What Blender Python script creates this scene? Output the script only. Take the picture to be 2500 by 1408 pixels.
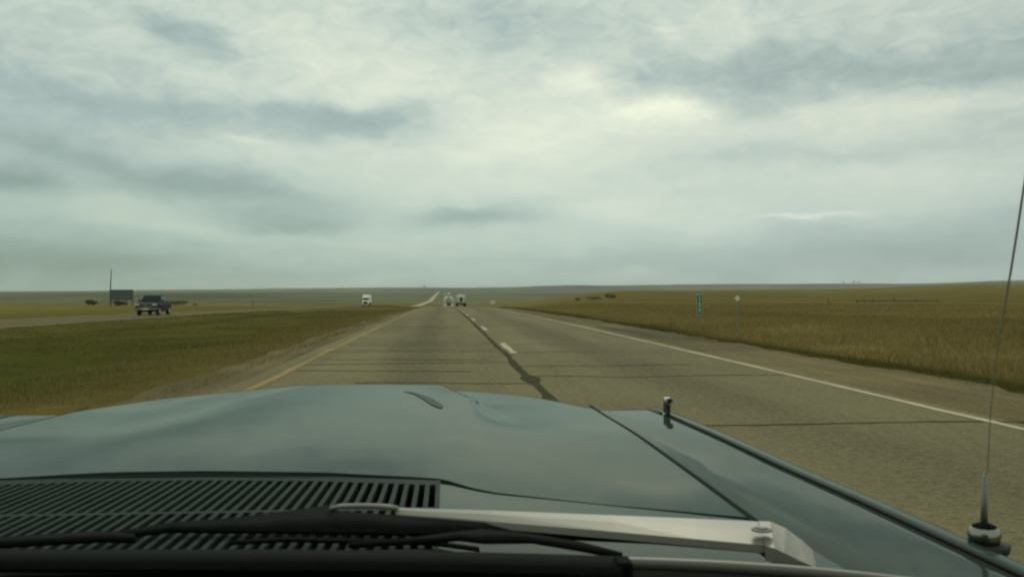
import bpy, bmesh, math, random
import numpy as np
from mathutils import Vector, Matrix, noise as mnoise
R = math.radians
random.seed(7); rng = np.random.default_rng(7)
for o in list(bpy.data.objects): bpy.data.objects.remove(o, do_unlink=True)
S = bpy.context.scene
C = S.collection

# ------------------------------------------------------------------ camera
CAM_H = 1.2
cd = bpy.data.cameras.new('camera'); cam = bpy.data.objects.new('camera', cd); C.objects.link(cam)
cam.location = (0, 0, CAM_H); cam.rotation_euler = (R(90.28), 0, R(-4.18))
cd.sensor_width = 36; cd.lens = 2255/2500*36; cd.clip_start = .02; cd.clip_end = 40000
cd.dof.use_dof = True; cd.dof.focus_distance = 40; cd.dof.aperture_fstop = 16
S.camera = cam
RM = cam.rotation_euler.to_matrix()
def ray(u, v): return RM @ Vector(((u-1250)/2255, -(v-704)/2255, -1))
def at_y(u, v, Y):
    d = ray(u, v); return d*(Y/d.y) + Vector((0, 0, CAM_H))
def at_z(u, v, Z):
    d = ray(u, v); return d*((Z-CAM_H)/d.z) + Vector((0, 0, CAM_H))

# ------------------------------------------------------------------ light
S.view_settings.view_transform = 'Standard'; S.view_settings.look = 'None'
S.view_settings.exposure = 0; S.view_settings.gamma = 1
SUN_AZ, SUN_EL = 12.8, 42
sd = bpy.data.lights.new('sun', 'SUN'); sun = bpy.data.objects.new('sun', sd); C.objects.link(sun)
sd.energy = 0.9; sd.angle = R(18); sd.color = (1, .95, .82)
dv = Vector((-math.sin(R(SUN_AZ))*math.cos(R(SUN_EL)), -math.cos(R(SUN_AZ))*math.cos(R(SUN_EL)), -math.sin(R(SUN_EL))))
sun.rotation_euler = dv.to_track_quat('-Z', 'Y').to_euler()

def lin(c):
    return tuple((x/255/12.92 if x/255 <= .04045 else ((x/255+.055)/1.055)**2.4) for x in c) + (1,)

class NT:
    """small node-tree writer"""
    def __init__(s, nt): s.t = nt
    def n(s, typ, **kw):
        x = s.t.nodes.new(typ)
        for k, v in kw.items(): setattr(x, k, v)
        return x
    def set(s, sock, v):
        if isinstance(v, bpy.types.NodeSocket): s.t.links.new(v, sock)
        else: sock.default_value = v
    def m(s, op, a, b=None, c=None, clamp=False):
        x = s.n('ShaderNodeMath', operation=op); x.use_clamp = clamp
        s.set(x.inputs[0], a)
        if b is not None: s.set(x.inputs[1], b)
        if c is not None: s.set(x.inputs[2], c)
        return x.outputs[0]
    def noise(s, vec, scale, detail=4, rough=.5, dist=0):
        x = s.n('ShaderNodeTexNoise'); s.set(x.inputs['Vector'], vec)
        x.inputs['Scale'].default_value = scale; x.inputs['Detail'].default_value = detail
        x.inputs['Roughness'].default_value = rough; x.inputs['Distortion'].default_value = dist
        return x.outputs['Fac']
    def ramp(s, f, stops):
        x = s.n('ShaderNodeValToRGB'); s.set(x.inputs[0], f); e = x.color_ramp.elements
        while len(e) < len(stops): e.new(.5)
        for el, (p, c) in zip(e, stops): el.position = p; el.color = c
        return x.outputs[0]
    def mix(s, f, a, b, typ='MIX'):
        x = s.n('ShaderNodeMix', data_type='RGBA', blend_type=typ)
        s.set(x.inputs['Factor'], f); s.set(x.inputs[6], a); s.set(x.inputs[7], b)
        return x.outputs[2]
    def xyz(s, x, y, z):
        c = s.n('ShaderNodeCombineXYZ'); s.set(c.inputs[0], x); s.set(c.inputs[1], y); s.set(c.inputs[2], z)
        return c.outputs[0]

W = bpy.data.worlds.new('World'); S.world = W; W.use_nodes = True
nt = W.node_tree; nt.nodes.clear(); T = NT(nt)
sky = T.n('ShaderNodeTexSky', sky_type='NISHITA'); sky.sun_disc = False
sky.sun_elevation = R(SUN_EL); sky.sun_rotation = R(SUN_AZ)
tc = T.n('ShaderNodeTexCoord'); sp = T.n('ShaderNodeSeparateXYZ'); nt.links.new(tc.outputs['Generated'], sp.inputs[0])
X, Y, Z = sp.outputs
az = T.m('ARCTAN2', X, Y); el = T.m('ARCSINE', Z)
zc = T.m('ADD', T.m('MAXIMUM', Z, 0), .10)
plane = T.xyz(T.m('DIVIDE', X, zc), T.m('DIVIDE', Y, zc), 0)
ang = T.xyz(az, T.m('MULTIPLY', el, 2.2), 0)
w1 = T.noise(ang, 9, 4, .55); w2 = T.noise(T.xyz(az, T.m('MULTIPLY', el, 2.2), 3.7), 9, 4, .55)
azw = T.m('ADD', az, T.m('MULTIPLY', T.m('SUBTRACT', w1, .5), .13))
elw = T.m('ADD', el, T.m('MULTIPLY', T.m('SUBTRACT', w2, .5), .055))
# banks and breaks of the cloud deck: (u, v, half width, half height, tilt, strength) as directions in the sky
BANKS = [
 (1340,310,330,75,-3,.09),(1600,265,90,34,0,.21),(1420,190,110,50,10,.16),(1120,290,380,120,0,.018),(2250,262,330,35,-4,.07),
 (1330,410,230,60,0,.025),(620,330,60,10,10,.06),(900,160,300,90,0,.05),(1560,520,300,20,0,.03),(1960,525,120,7,-3,.08),
 (1780,60,60,60,40,.07),(1660,80,40,25,30,.07),(2250,110,90,45,10,.06),(2440,90,70,40,0,.05),(2000,90,70,40,30,.04),
 (1900,180,520,70,-2,-.14),(2400,150,220,60,-4,-.06),(1260,95,260,75,3,-.07),(850,300,230,36,3,-.17),(1010,275,90,22,-4,-.10),
 (420,275,210,36,6,-.11),(230,330,330,60,10,-.04),(200,385,330,34,10,-.07),(560,470,270,52,8,-.14),(30,445,110,32,5,-.15),
 (1150,525,150,36,-2,-.15),(680,548,130,20,3,-.10),(440,85,110,40,20,-.14),(540,120,60,26,35,-.06),(1900,20,500,50,0,-.04),
 (2150,590,430,55,-2,-.11),(100,640,420,70,0,-.12),(-60,330,260,420,0,-.07),(2560,420,200,420,0,-.05),(2050,368,280,24,-3,-.045),
 (1750,400,200,30,-6,-.03),(1180,35,260,46,0,-.04),(700,660,900,45,0,-.05),(1700,650,500,40,0,-.03),(60,190,160,26,10,-.05),(330,160,90,20,12,-.05)]
acc = None
for (u, v, ru, rv, tilt, amp) in BANKS:
    d = ray(u, v).normalized(); a0 = math.atan2(d.x, d.y); e0 = math.asin(d.z)
    da = T.m('SUBTRACT', azw, a0); de = T.m('SUBTRACT', elw, e0)
    ct, st = math.cos(R(tilt)), math.sin(R(tilt))          # tilt: falling towards the right when positive
    p = T.m('MULTIPLY_ADD', da, ct/(ru/2255), T.m('MULTIPLY', de, -st/(ru/2255)))
    q = T.m('MULTIPLY_ADD', da, st/(rv/2255), T.m('MULTIPLY', de, ct/(rv/2255)))
    r2 = T.m('MULTIPLY_ADD', p, p, T.m('MULTIPLY', q, q))
    g = T.m('MULTIPLY', T.m('EXPONENT', T.m('MULTIPLY', r2, -.9)), amp)
    acc = g if acc is None else T.m('ADD', acc, g)
base = T.n('ShaderNodeMapRange', interpolation_type='SMOOTHSTEP'); T.set(base.inputs[0], el)
base.inputs[1].default_value = -.01; base.inputs[2].default_value = .13; base.inputs[3].default_value = .725; base.inputs[4].default_value = .785
L = T.m('ADD', base.outputs[0], acc)
big = T.m('SUBTRACT', T.noise(plane, .55, 6, .55, .6), .5)
fine = T.m('SUBTRACT', T.noise(plane, 2.2, 7, .62, .4), .5)
puff = T.m('SUBTRACT', T.noise(ang, 26, 6, .6, .8), .5)
amt = T.n('ShaderNodeMapRange'); T.set(amt.inputs[0], el); amt.inputs[1].default_value = .10; amt.inputs[2].default_value = .24
amt.inputs[3].default_value = .18; amt.inputs[4].default_value = 1
streak = T.m('SUBTRACT', T.noise(T.xyz(T.m('MULTIPLY_ADD', el, .6, azw), T.m('MULTIPLY', elw, 7), 0), 5.5, 7, .62, .5), .5)
L = T.m('ADD', L, T.m('MULTIPLY', streak, .065))
L = T.m('ADD', L, T.m('MULTIPLY', big, .11))
L = T.m('ADD', L, T.m('MULTIPLY', T.m('MULTIPLY', fine, .085), amt.outputs[0]))
L = T.m('ADD', L, T.m('MULTIPLY', T.m('MULTIPLY', puff, .21), amt.outputs[0]))
colr = T.ramp(L, [(.50, lin((122,141,134))), (.60, lin((150,170,164))), (.68, lin((171,189,183))), (.76, lin((197,211,198))),
                  (.86, lin((223,231,212))), (.95, lin((241,246,223))), (1., lin((252,253,226)))])
low = T.m('SUBTRACT', 1, T.m('MULTIPLY', el, 6, clamp=True), clamp=True)
side = T.m('MULTIPLY_ADD', az, 1.6, .5, clamp=True)
colr = T.mix(low, colr, T.mix(1, colr, T.mix(side, (.92,.985,.90,1), (.945,.995,1.03,1)), 'MULTIPLY'))
tint = T.n('ShaderNodeMapRange'); T.set(tint.inputs[0], azw); tint.inputs[1].default_value = .15; tint.inputs[2].default_value = .6
colr = T.mix(T.m('MULTIPLY', tint.outputs[0], .8), colr, T.mix(1, colr, (1.0,.965,.955,1), 'MULTIPLY'))
up = T.n('ShaderNodeVectorMath', operation='SCALE'); T.set(up.inputs[0], colr); up.inputs['Scale'].default_value = 10
fin = T.mix(.95, sky.outputs[0], up.outputs[0])
bg = T.n('ShaderNodeBackground'); T.set(bg.inputs[0], fin); bg.inputs[1].default_value = .1
wo = T.n('ShaderNodeOutputWorld'); nt.links.new(bg.outputs[0], wo.inputs[0])
S.cycles.use_denoising = True
S.cycles.max_bounces = 6
S.cycles.filter_width = 2.2

# ------------------------------------------------------------------ helpers
def mat(name, col, rough=.6, metal=0, coat=0, var=0, vscale=5, bump=0, spec=.5, detail=4):
    m = bpy.data.materials.new(name); m.use_nodes = True; t = NT(m.node_tree)
    b = m.node_tree.nodes['Principled BSDF']
    c = tuple(col[:3])+(1,)
    b.inputs['Base Color'].default_value = c; b.inputs['Roughness'].default_value = rough
    b.inputs['Metallic'].default_value = metal; b.inputs['Coat Weight'].default_value = coat
    b.inputs['Coat Roughness'].default_value = .06; b.inputs['Specular IOR Level'].default_value = spec
    co = t.n('ShaderNodeTexCoord').outputs['Object']
    if var:
        f = t.noise(co, vscale, detail, .6)
        f = t.m('MULTIPLY_ADD', t.m('SUBTRACT', f, .5), var*2.2, 1)
        x = t.n('ShaderNodeVectorMath', operation='SCALE'); x.inputs[0].default_value = c[:3]; t.set(x.inputs['Scale'], f)
        t.set(b.inputs['Base Color'], x.outputs[0])
    if bump:
        bp = t.n('ShaderNodeBump'); bp.inputs['Strength'].default_value = bump; bp.inputs['Distance'].default_value = .01
        t.set(bp.inputs['Height'], t.noise(co, vscale*6, 5, .6)); t.set(b.inputs['Normal'], bp.outputs[0])
    return m

class MB:
    """collects vertices and faces of one mesh"""
    def __init__(s): s.v = []; s.f = []
    def add(s, vs, fs):
        k = len(s.v); s.v += [tuple(p) for p in vs]; s.f += [tuple(i+k for i in f) for f in fs]; return s
    def box(s, x0, x1, y0, y1, z0, z1):
        return s.add([(x0,y0,z0),(x1,y0,z0),(x1,y1,z0),(x0,y1,z0),(x0,y0,z1),(x1,y0,z1),(x1,y1,z1),(x0,y1,z1)],
                     [(0,3,2,1),(4,5,6,7),(0,1,5,4),(1,2,6,5),(2,3,7,6),(3,0,4,7)])
    def prism_x(s, prof, x0, x1, x0b=None, x1b=None):
        """polygon of (y, z) drawn out along x; optional second widths per vertex flag"""
        n = len(prof)
        L_ = [(x0, p[0], p[1]) for p in prof]; R_ = [(x1, p[0], p[1]) for p in prof]
        if len(prof[0]) > 2:
            L_ = [(x0+p[2], p[0], p[1]) for p in prof]; R_ = [(x1-p[2], p[0], p[1]) for p in prof]
        fs = [tuple(range(n))[::-1], tuple(range(n, 2*n))] + [(i, (i+1) % n, n+(i+1) % n, n+i) for i in range(n)]
        return s.add(L_+R_, fs)
    def tube(s, pts, r, n=10, cap=True):
        pts = [Vector(p) for p in pts]; rs = r if isinstance(r, (list, tuple)) else [r]*len(pts)
        vs = []; up = Vector((0, 0, 1))
        for i, p in enumerate(pts):
            d = (pts[min(i+1, len(pts)-1)]-pts[max(i-1, 0)]).normalized()
            u = d.cross(up if abs(d.z) < .95 else Vector((0, 1, 0))).normalized(); w = d.cross(u)
            vs += [p + (u*math.cos(2*math.pi*k/n)+w*math.sin(2*math.pi*k/n))*rs[i] for k in range(n)]
        fs = [(i*n+k, i*n+(k+1) % n, (i+1)*n+(k+1) % n, (i+1)*n+k) for i in range(len(pts)-1) for k in range(n)]
        if cap: fs += [tuple(range(n)), tuple(range((len(pts)-1)*n, len(pts)*n))[::-1]]
        return s.add(vs, fs)
    def lathe(s, prof, center, axis='Z', n=24, cap=True):
        vs = []
        for (r, h) in prof:
            for k in range(n):
                a = 2*math.pi*k/n; c, q = r*math.cos(a), r*math.sin(a)
                p = {'Z': (c, q, h), 'X': (h, c, q), 'Y': (c, h, q)}[axis]
                vs.append((p[0]+center[0], p[1]+center[1], p[2]+center[2]))
        m = len(prof)
        fs = [(i*n+k, i*n+(k+1) % n, (i+1)*n+(k+1) % n, (i+1)*n+k) for i in range(m-1) for k in range(n)]
        if cap: fs += [tuple(range(n))[::-1], tuple(range((m-1)*n, m*n))]
        return s.add(vs, fs)
    def grid(s, P):
        """P: rows of points"""
        m, n = len(P), len(P[0])
        return s.add([p for r in P for p in r], [(i*n+j, i*n+j+1, (i+1)*n+j+1, (i+1)*n+j) for i in range(m-1) for j in range(n-1)])
    def build(s, name, m, parent=None, smooth=False, bevel=0, seg=2):
        me = bpy.data.meshes.new(name); me.from_pydata(s.v, [], s.f)
        bm = bmesh.new(); bm.from_mesh(me); bmesh.ops.recalc_face_normals(bm, faces=bm.faces)
        if bevel: bmesh.ops.bevel(bm, geom=list(bm.edges), offset=bevel, segments=seg, affect='EDGES', profile=.6, clamp_overlap=True)
        for f in bm.faces: f.smooth = smooth
        bm.to_mesh(me); bm.free(); me.materials.append(m)
        o = bpy.data.objects.new(name, me); C.objects.link(o)
        if parent: o.parent = parent
        return o
def tag(o, label=None, cat=None, group=None, kind=None):
    for k, v in (('label', label), ('category', cat), ('group', group), ('kind', kind)):
        if v: o[k] = v
    return o
def thing(name, label, cat, loc=(0,0,0), rz=0, group=None, scale=1):
    o = bpy.data.objects.new(name, None); C.objects.link(o); o.empty_display_size = .2
    o.location = loc; o.rotation_euler = (0, 0, rz); o.scale = (scale,)*3
    return tag(o, label, cat, group)
def np_mesh(name, V, F, m, smooth=True, cols=None):
    me = bpy.data.meshes.new(name); V = np.asarray(V, np.float32); F = np.asarray(F, np.int32); k = F.shape[1]
    me.vertices.add(len(V)); me.vertices.foreach_set('co', V.ravel())
    me.loops.add(F.size); me.loops.foreach_set('vertex_index', F.ravel())
    me.polygons.add(len(F)); me.polygons.foreach_set('loop_start', np.arange(0, F.size, k, dtype=np.int32))
    me.polygons.foreach_set('loop_total', np.full(len(F), k, np.int32))
    me.update(calc_edges=True); me.validate()
    if smooth: me.polygons.foreach_set('use_smooth', np.ones(len(F), bool))
    if cols is not None:
        a = me.color_attributes.new('tone', 'FLOAT_COLOR', 'POINT')
        a.data.foreach_set('color', np.c_[cols, np.ones(len(V))].astype(np.float32).ravel())
    me.materials.append(m); o = bpy.data.objects.new(name, me); C.objects.link(o); return o

# ------------------------------------------------------------------ the lie of the land
def hermite(pts):
    x = np.array([p[0] for p in pts], float); y = np.array([p[1] for p in pts], float)
    d = np.diff(y)/np.diff(x); m = np.r_[d[0], (d[:-1]+d[1:])/2, d[-1]]
    m[1:-1] = np.where(d[:-1]*d[1:] <= 0, 0, m[1:-1])
    def f(q):
        q = np.clip(np.asarray(q, float), x[0], x[-1]); i = np.clip(np.searchsorted(x, q)-1, 0, len(x)-2)
        h = x[i+1]-x[i]; t = (q-x[i])/h
        return (1+2*t)*(1-t)**2*y[i]+t*(1-t)**2*h*m[i]+t*t*(3-2*t)*y[i+1]+t*t*(t-1)*h*m[i+1]
    return f
def sst(a, b, x):
    t = np.clip((np.asarray(x, float)-a)/(b-a), 0, 1); return t*t*(3-2*t)
A = 4.46e-5
own = [(-200,0),(0,0)]+[(y, -A*y*y) for y in range(20, 241, 20)]+[(350,-5.4),(520,-9.2),(700,-12.2),(1000,-14.8),(1263,-15.6),(1804,-16.3),(2525,-10.6),(4000,0),(5260,8),(5700,8.4),(6300,6),(20000,6)]
opp = [(-200,-.35),(0,-.42),(54,-.70),(91,-.90),(130,-1.28),(220,-2.2),(342,-3.68),(520,-6.8),(700,-9.8),(1000,-13),(1263,-14.3),(1804,-15.6),(2525,-10.2),(4000,.5),(5260,8.2),(5700,8.4),(6300,6),(20000,6)]
z_own, z_opp = hermite(own), hermite(opp)
z_lf = hermite([(-200,-.4),(0,-.4),(100,-1.1),(200,-1.75),(300,-2.5),(500,-5.6),(900,-10.6),(1500,-14),(20000,-14)])
z_rt = hermite([(-200,-.3),(0,-.3),(36,-.28),(100,-.6),(190,-.97),(350,-1.6),(600,.6),(900,3.6),(1200,2.5),(1500,-3),(2000,-10),(2500,-9),(20000,-9)])
z_fr = hermite([(0,-14),(1500,-14),(2500,-9),(4000,1),(5260,8),(6000,8.6),(7000,8),(20000,8)])
SKYLINE = [(-400,715),(0,713),(250,710),(600,706),(900,703),(1037,702),(1150,704),(1250,701),(1380,697),(1480,697),(1600,696),(1800,693),(2000,692.5),(2200,693),(2290,692),(2400,688),(2500,685),(2800,680)]
sk_az = np.array([math.atan2(ray(u, 704).x, ray(u, 704).y) for u, v in SKYLINE])
def _elev(u, v):
    d = ray(u, v); return d.z/math.hypot(d.x, d.y)
sk_h = np.array([1.2+_elev(u, v)*7500 for u, v in SKYLINE])
def vnoise(x, y, s, seed=0):
    """smooth value noise on numpy arrays"""
    g = np.random.default_rng(seed).random((256, 256)); u = x/s; v = y/s
    i = np.floor(u).astype(int); j = np.floor(v).astype(int); a = u-i; b = v-j; a = a*a*(3-2*a); b = b*b*(3-2*b)
    f = lambda p, q: g[p % 256, q % 256]
    return f(i, j)*(1-a)*(1-b)+f(i+1, j)*a*(1-b)+f(i, j+1)*(1-a)*b+f(i+1, j+1)*a*b

def land(x, y):
    x = np.asarray(x, float); y = np.asarray(y, float); r = np.hypot(x, y); az = np.arctan2(x, y)
    zo, zp = z_own(y), z_opp(y)
    # cross-section along the two carriageways
    med = zo + (zp-.25-zo)*sst(-4, -23, x) - .30*np.exp(-((x+8.5)/3.5)**2)
    z = np.where(x > -3.4, zo-.045, np.where(x > -22.5, med-.045*(1-sst(-3.4, -4.2, x)), zp-.05))
    z = np.where((x > -35) & (x < -22.5), zp-.06, z)+.36*np.exp(-((x+20.9)/1.4)**2)*(1-sst(150, 320, y))
    z = np.where(x > 7.0, zo-.045-.34*sst(7, 10.5, x)+.22*sst(11.5, 17, x), z)
    rr = z_rt(r) + sst(R(22), R(32), az)*np.exp(-((r-900)/450)**2)*5
    z = z + (rr-z)*sst(9, 30+.22*np.maximum(0, y-200), x)*sst(10, 70, y+0*x)*np.where(x > 0, 1, 0)
    lf = z_lf(r)
    z = np.where(x < -35, (zp-.06)+(lf-zp)*sst(0, 1, (-35-x)/(50+.22*np.maximum(0, y-250))), z)
    # far country
    far = z_fr(r); g = np.interp(az, sk_az, sk_h)
    far = far + (g+9*(vnoise(x, y, 900, 31)-.5)+5*(vnoise(x, y, 260, 32)-.5)-far)*sst(5600, 7500, r) - 90*sst(7800, 12000, r)
    w = sst(1500, 2600, r)*np.maximum(sst(40, 900, np.abs(x+12)), sst(4300, 5600, r))
    z = z + (far-z)*w
    # gentle swells
    s = np.sin(x*.021+1.3)*np.sin(y*.017+.4)*.25 + np.sin(x*.0061+2)*np.sin(y*.0047)*1.1
    z = z + s*sst(45, 260, np.abs(x+12))*(1-.0*r)
    return z
def land1(x, y): return float(land(np.array([x]), np.array([y]))[0])

OCHRE = np.array([.172,.134,.047]); GREEN = np.array([.102,.104,.026]); DKGREEN = np.array([.068,.073,.020])
TAN = np.array([.25,.20,.078]); RUST = np.array([.150,.112,.042]); FARG = np.array([.082,.082,.038])
def tone(x, y):
    """colour of the vegetation by where it grows"""
    x = np.asarray(x, float); y = np.asarray(y, float); r = np.hypot(x, y)
    n1 = vnoise(x, y*.6, 9, 1); n2 = vnoise(x, y, 38, 2); n3 = vnoise(x, y*.5, 150, 3); n4 = vnoise(x, y, 2.4, 4)
    def mx(a, b, t): return a*(1-t)[:, None]+b*t[:, None]
    right = mx(np.tile(OCHRE, (len(x), 1)), np.tile(RUST, (len(x), 1)), np.clip(n1*1.2-.3, 0, .8))
    right = mx(right, np.tile(GREEN, (len(x), 1)), np.clip(n2*1.2-.5, 0, .55))
    right = mx(right, np.tile(DKGREEN, (len(x), 1)), .85*sst(6.6, 7.2, x)*(1-sst(8.2, 10.2, x+n4*1.2)))
    right = mx(right, np.tile(TAN, (len(x), 1)), .55*sst(9.5, 12, x)*(1-sst(14, 22, x))*n4)
    right = mx(right, np.tile(RUST*.8, (len(x), 1)), .5*sst(12, 18, x)*(1-sst(20, 45, x))*(1-sst(10, 40, y)))
    left = mx(np.tile(GREEN, (len(x), 1)), np.tile(OCHRE, (len(x), 1)), np.clip(n1*.7-.08+.45*sst(50, 150, y), 0, .8))
    left = mx(left, np.tile(DKGREEN, (len(x), 1)), .6*n4*(1-sst(30, 90, y)))
    left = mx(left, np.tile(OCHRE*1.05, (len(x), 1)), .9*(1-sst(4.2, 9.5, -x+n4*2.5)))
    left = mx(left, np.tile(OCHRE*.55+GREEN*.5, (len(x), 1)), .8*sst(34, 37, -x)*(1-sst(90, 200, -x)))
    c = np.where((x > 0)[:, None], right, left)
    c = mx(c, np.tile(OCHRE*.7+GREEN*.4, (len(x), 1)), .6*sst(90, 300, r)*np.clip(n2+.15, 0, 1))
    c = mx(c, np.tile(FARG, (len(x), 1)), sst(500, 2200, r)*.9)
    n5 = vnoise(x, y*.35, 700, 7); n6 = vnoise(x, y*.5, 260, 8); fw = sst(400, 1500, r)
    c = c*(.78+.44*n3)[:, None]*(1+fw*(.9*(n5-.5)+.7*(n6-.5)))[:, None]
    return c

# ------------------------------------------------------------------ ground sheet
def ground_mat():
    m = bpy.data.materials.new('grassland'); m.use_nodes = True; t = NT(m.node_tree); b = m.node_tree.nodes['Principled BSDF']
    at = t.n('ShaderNodeVertexColor'); at.layer_name = 'tone'
    co = t.n('ShaderNodeTexCoord').outputs['Object']
    f = t.noise(co, 3.2, 6, .7); g = t.noise(co, .35, 5, .65); h = t.noise(co, .02, 5, .6)
    k = t.m('MULTIPLY_ADD', f, .9, t.m('MULTIPLY_ADD', g, .8, t.m('MULTIPLY_ADD', h, 1.1, -.43)))
    x = t.n('ShaderNodeVectorMath', operation='SCALE'); t.set(x.inputs[0], at.outputs[0]); t.set(x.inputs['Scale'], k)
    t.set(b.inputs['Base Color'], x.outputs[0]); b.inputs['Roughness'].default_value = 1; b.inputs['Specular IOR Level'].default_value = 0
    bp = t.n('ShaderNodeBump'); bp.inputs['Strength'].default_value = .5; bp.inputs['Distance'].default_value = .08
    t.set(bp.inputs['Height'], f); t.set(b.inputs['Normal'], bp.outputs[0])
    return m
azs = np.unique(np.r_[np.arange(-48, 48.01, .28), np.arange(48, 312.1, 4)]); azs = azs[:-1] if azs[-1] >= 312 else azs
rad = [1.5]
while rad[-1] < 26000: rad.append(rad[-1]*(1.018 if rad[-1] < 9000 else 1.12)+.02)
rad = np.array(rad); na, nr = len(azs), len(rad)
AA, RR = np.meshgrid(np.radians(azs), rad); gx = (RR*np.sin(AA)).ravel(); gy = (RR*np.cos(AA)).ravel()
gz = land(gx, gy)
V = np.c_[gx, gy, gz]
ii, jj = np.meshgrid(np.arange(nr-1), np.arange(na), indexing='ij'); j2 = (jj+1) % na
F = np.c_[(ii*na+jj).ravel(), (ii*na+j2).ravel(), ((ii+1)*na+j2).ravel(), ((ii+1)*na+jj).ravel()][:, ::-1]
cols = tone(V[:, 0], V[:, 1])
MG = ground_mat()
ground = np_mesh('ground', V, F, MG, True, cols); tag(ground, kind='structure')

# ------------------------------------------------------------------ roads
def road_mat(name, base, warm, streak=.2, gscale=60, wear=0):
    m = bpy.data.materials.new(name); m.use_nodes = True; t = NT(m.node_tree); b = m.node_tree.nodes['Principled BSDF']
    co = t.n('ShaderNodeTexCoord').outputs['Object']
    st = t.n('ShaderNodeMapping'); t.set(st.inputs[0], co); st.inputs['Scale'].default_value = (1, .06, 1)
    a = t.noise(st.outputs[0], 1.6, 5, .6); g = t.noise(co, gscale, 3, .8); w = t.noise(co, .25, 5, .6)
    sp_ = t.noise(co, 14, 4, .75)
    c = t.mix(t.ramp(w, [(.3, (0,0,0,1)), (.7, (1,1,1,1))]), base+(1,), warm+(1,))
    k = t.m('MULTIPLY_ADD', t.m('SUBTRACT', a, .5), streak*2, t.m('MULTIPLY_ADD', t.m('SUBTRACT', g, .5), 2.0, t.m('MULTIPLY_ADD', t.m('SUBTRACT', sp_, .5), 1.5, 1)))
    if wear:      # oil-darkened lane centres and big worn patches
        xs_ = t.n('ShaderNodeSeparateXYZ'); t.set(xs_.inputs[0], co)
        for cx_ in (-.55, 3.15):
            d_ = t.m('SUBTRACT', xs_.outputs[0], cx_ ); d_ = t.m('EXPONENT', t.m('MULTIPLY', t.m('MULTIPLY', d_, d_), -3.2))
            k = t.m('MULTIPLY_ADD', t.m('MULTIPLY', d_, a), -wear, k)
        pt = t.ramp(t.noise(st.outputs[0], .55, 5, .65), [(.44, (0,0,0,1)), (.60, (1,1,1,1))])
        k = t.m('MULTIPLY_ADD', pt, .16, t.m('SUBTRACT', k, .06))
    x = t.n('ShaderNodeVectorMath', operation='SCALE'); t.set(x.inputs[0], c); t.set(x.inputs['Scale'], k)
    t.set(b.inputs['Base Color'], x.outputs[0]); b.inputs['Roughness'].default_value = .95; b.inputs['Specular IOR Level'].default_value = .06
    bp = t.n('ShaderNodeBump'); bp.inputs['Strength'].default_value = .35; bp.inputs['Distance'].default_value = .006
    t.set(bp.inputs['Height'], g); t.set(b.inputs['Normal'], bp.outputs[0])
    return m
M_ASPH = road_mat('worn_asphalt', (.145,.129,.072), (.190,.163,.085), wear=.42)
M_SHOUL = road_mat('gravelly_shoulder', (.088,.076,.038), (.160,.125,.056), .9)
M_OPP = road_mat('pale_far_road', (.36,.31,.19), (.42,.36,.22))  # paler tone for the far stretch of the other carriageway
def ys_between(a, b):
    y = [a]
    while y[-1] < b: y.append(min(b, y[-1]+max(.8, abs(y[-1])*.012)))
    return np.array(y)
def lift(y): return np.minimum(.9, np.maximum(0, y-150)*.0007)
def strip(name, x0, x1, a, b, zf, dz, m, n=2, jag0=0, jag1=0, parent=None, kind=None, ys=None):
    ys = ys_between(a, b) if ys is None else ys; P = []
    for y in ys:
        e0 = x0+(mnoise.noise((y*.9, 1.7, x0))*jag0 + mnoise.noise((y*3.1, 5.7, x0))*jag0*.6 if jag0 else 0)
        e1 = x1+(mnoise.noise((y*.9, 3.1, x1))*jag1 + mnoise.noise((y*3.1, 7.7, x1))*jag1*.6 if jag1 else 0)
        z = float(zf(y))+dz+float(lift(y))
        P.append([(e0+(e1-e0)*k/(n-1), y, z) for k in range(n)])
    o = MB().grid(P).build(name, m, parent, True)
    return tag(o, kind=kind) if kind else o
road = strip('road', -2.75, 5.3, -30, 6200, z_own, 0, M_ASPH, 4, kind='structure')
strip('shoulder', 5.3, 7.05, -30, 1500, z_own, -.004, M_SHOUL, 3, jag1=.34, kind='structure')
strip('shoulder', -3.6, -2.75, -30, 1500, z_own, -.004, M_SHOUL, 3, jag0=.18, jag1=0, kind='structure')
M_PAINTW = mat('worn_white_road_paint', (.42,.39,.27), .9, spec=.1, var=.35, vscale=4)
M_PAINTY = mat('worn_yellow_road_paint', (.27,.195,.080), .9, spec=.1, var=.7, vscale=5)
M_TAR = mat('crack_tar', (.058,.052,.028), 1, spec=.03, var=.3, vscale=3)
strip('edge_line', 5.03, 5.13, 2, 330, z_own, .005, M_PAINTW, 2, .035, .035, road)
strip('edge_line', -2.46, -2.35, 2, 330, z_own, .005, M_PAINTY, 2, .07, .06, road)
y0 = 6.3
for k in range(1, 14):
    a = y0+12.19*k; ys = np.linspace(a, a+3.9, 12)
    strip('lane_dash', 1.325, 1.455, 0, 0, z_own, .009, M_PAINTW, 3, .03, .03, road, ys=ys)
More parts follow.
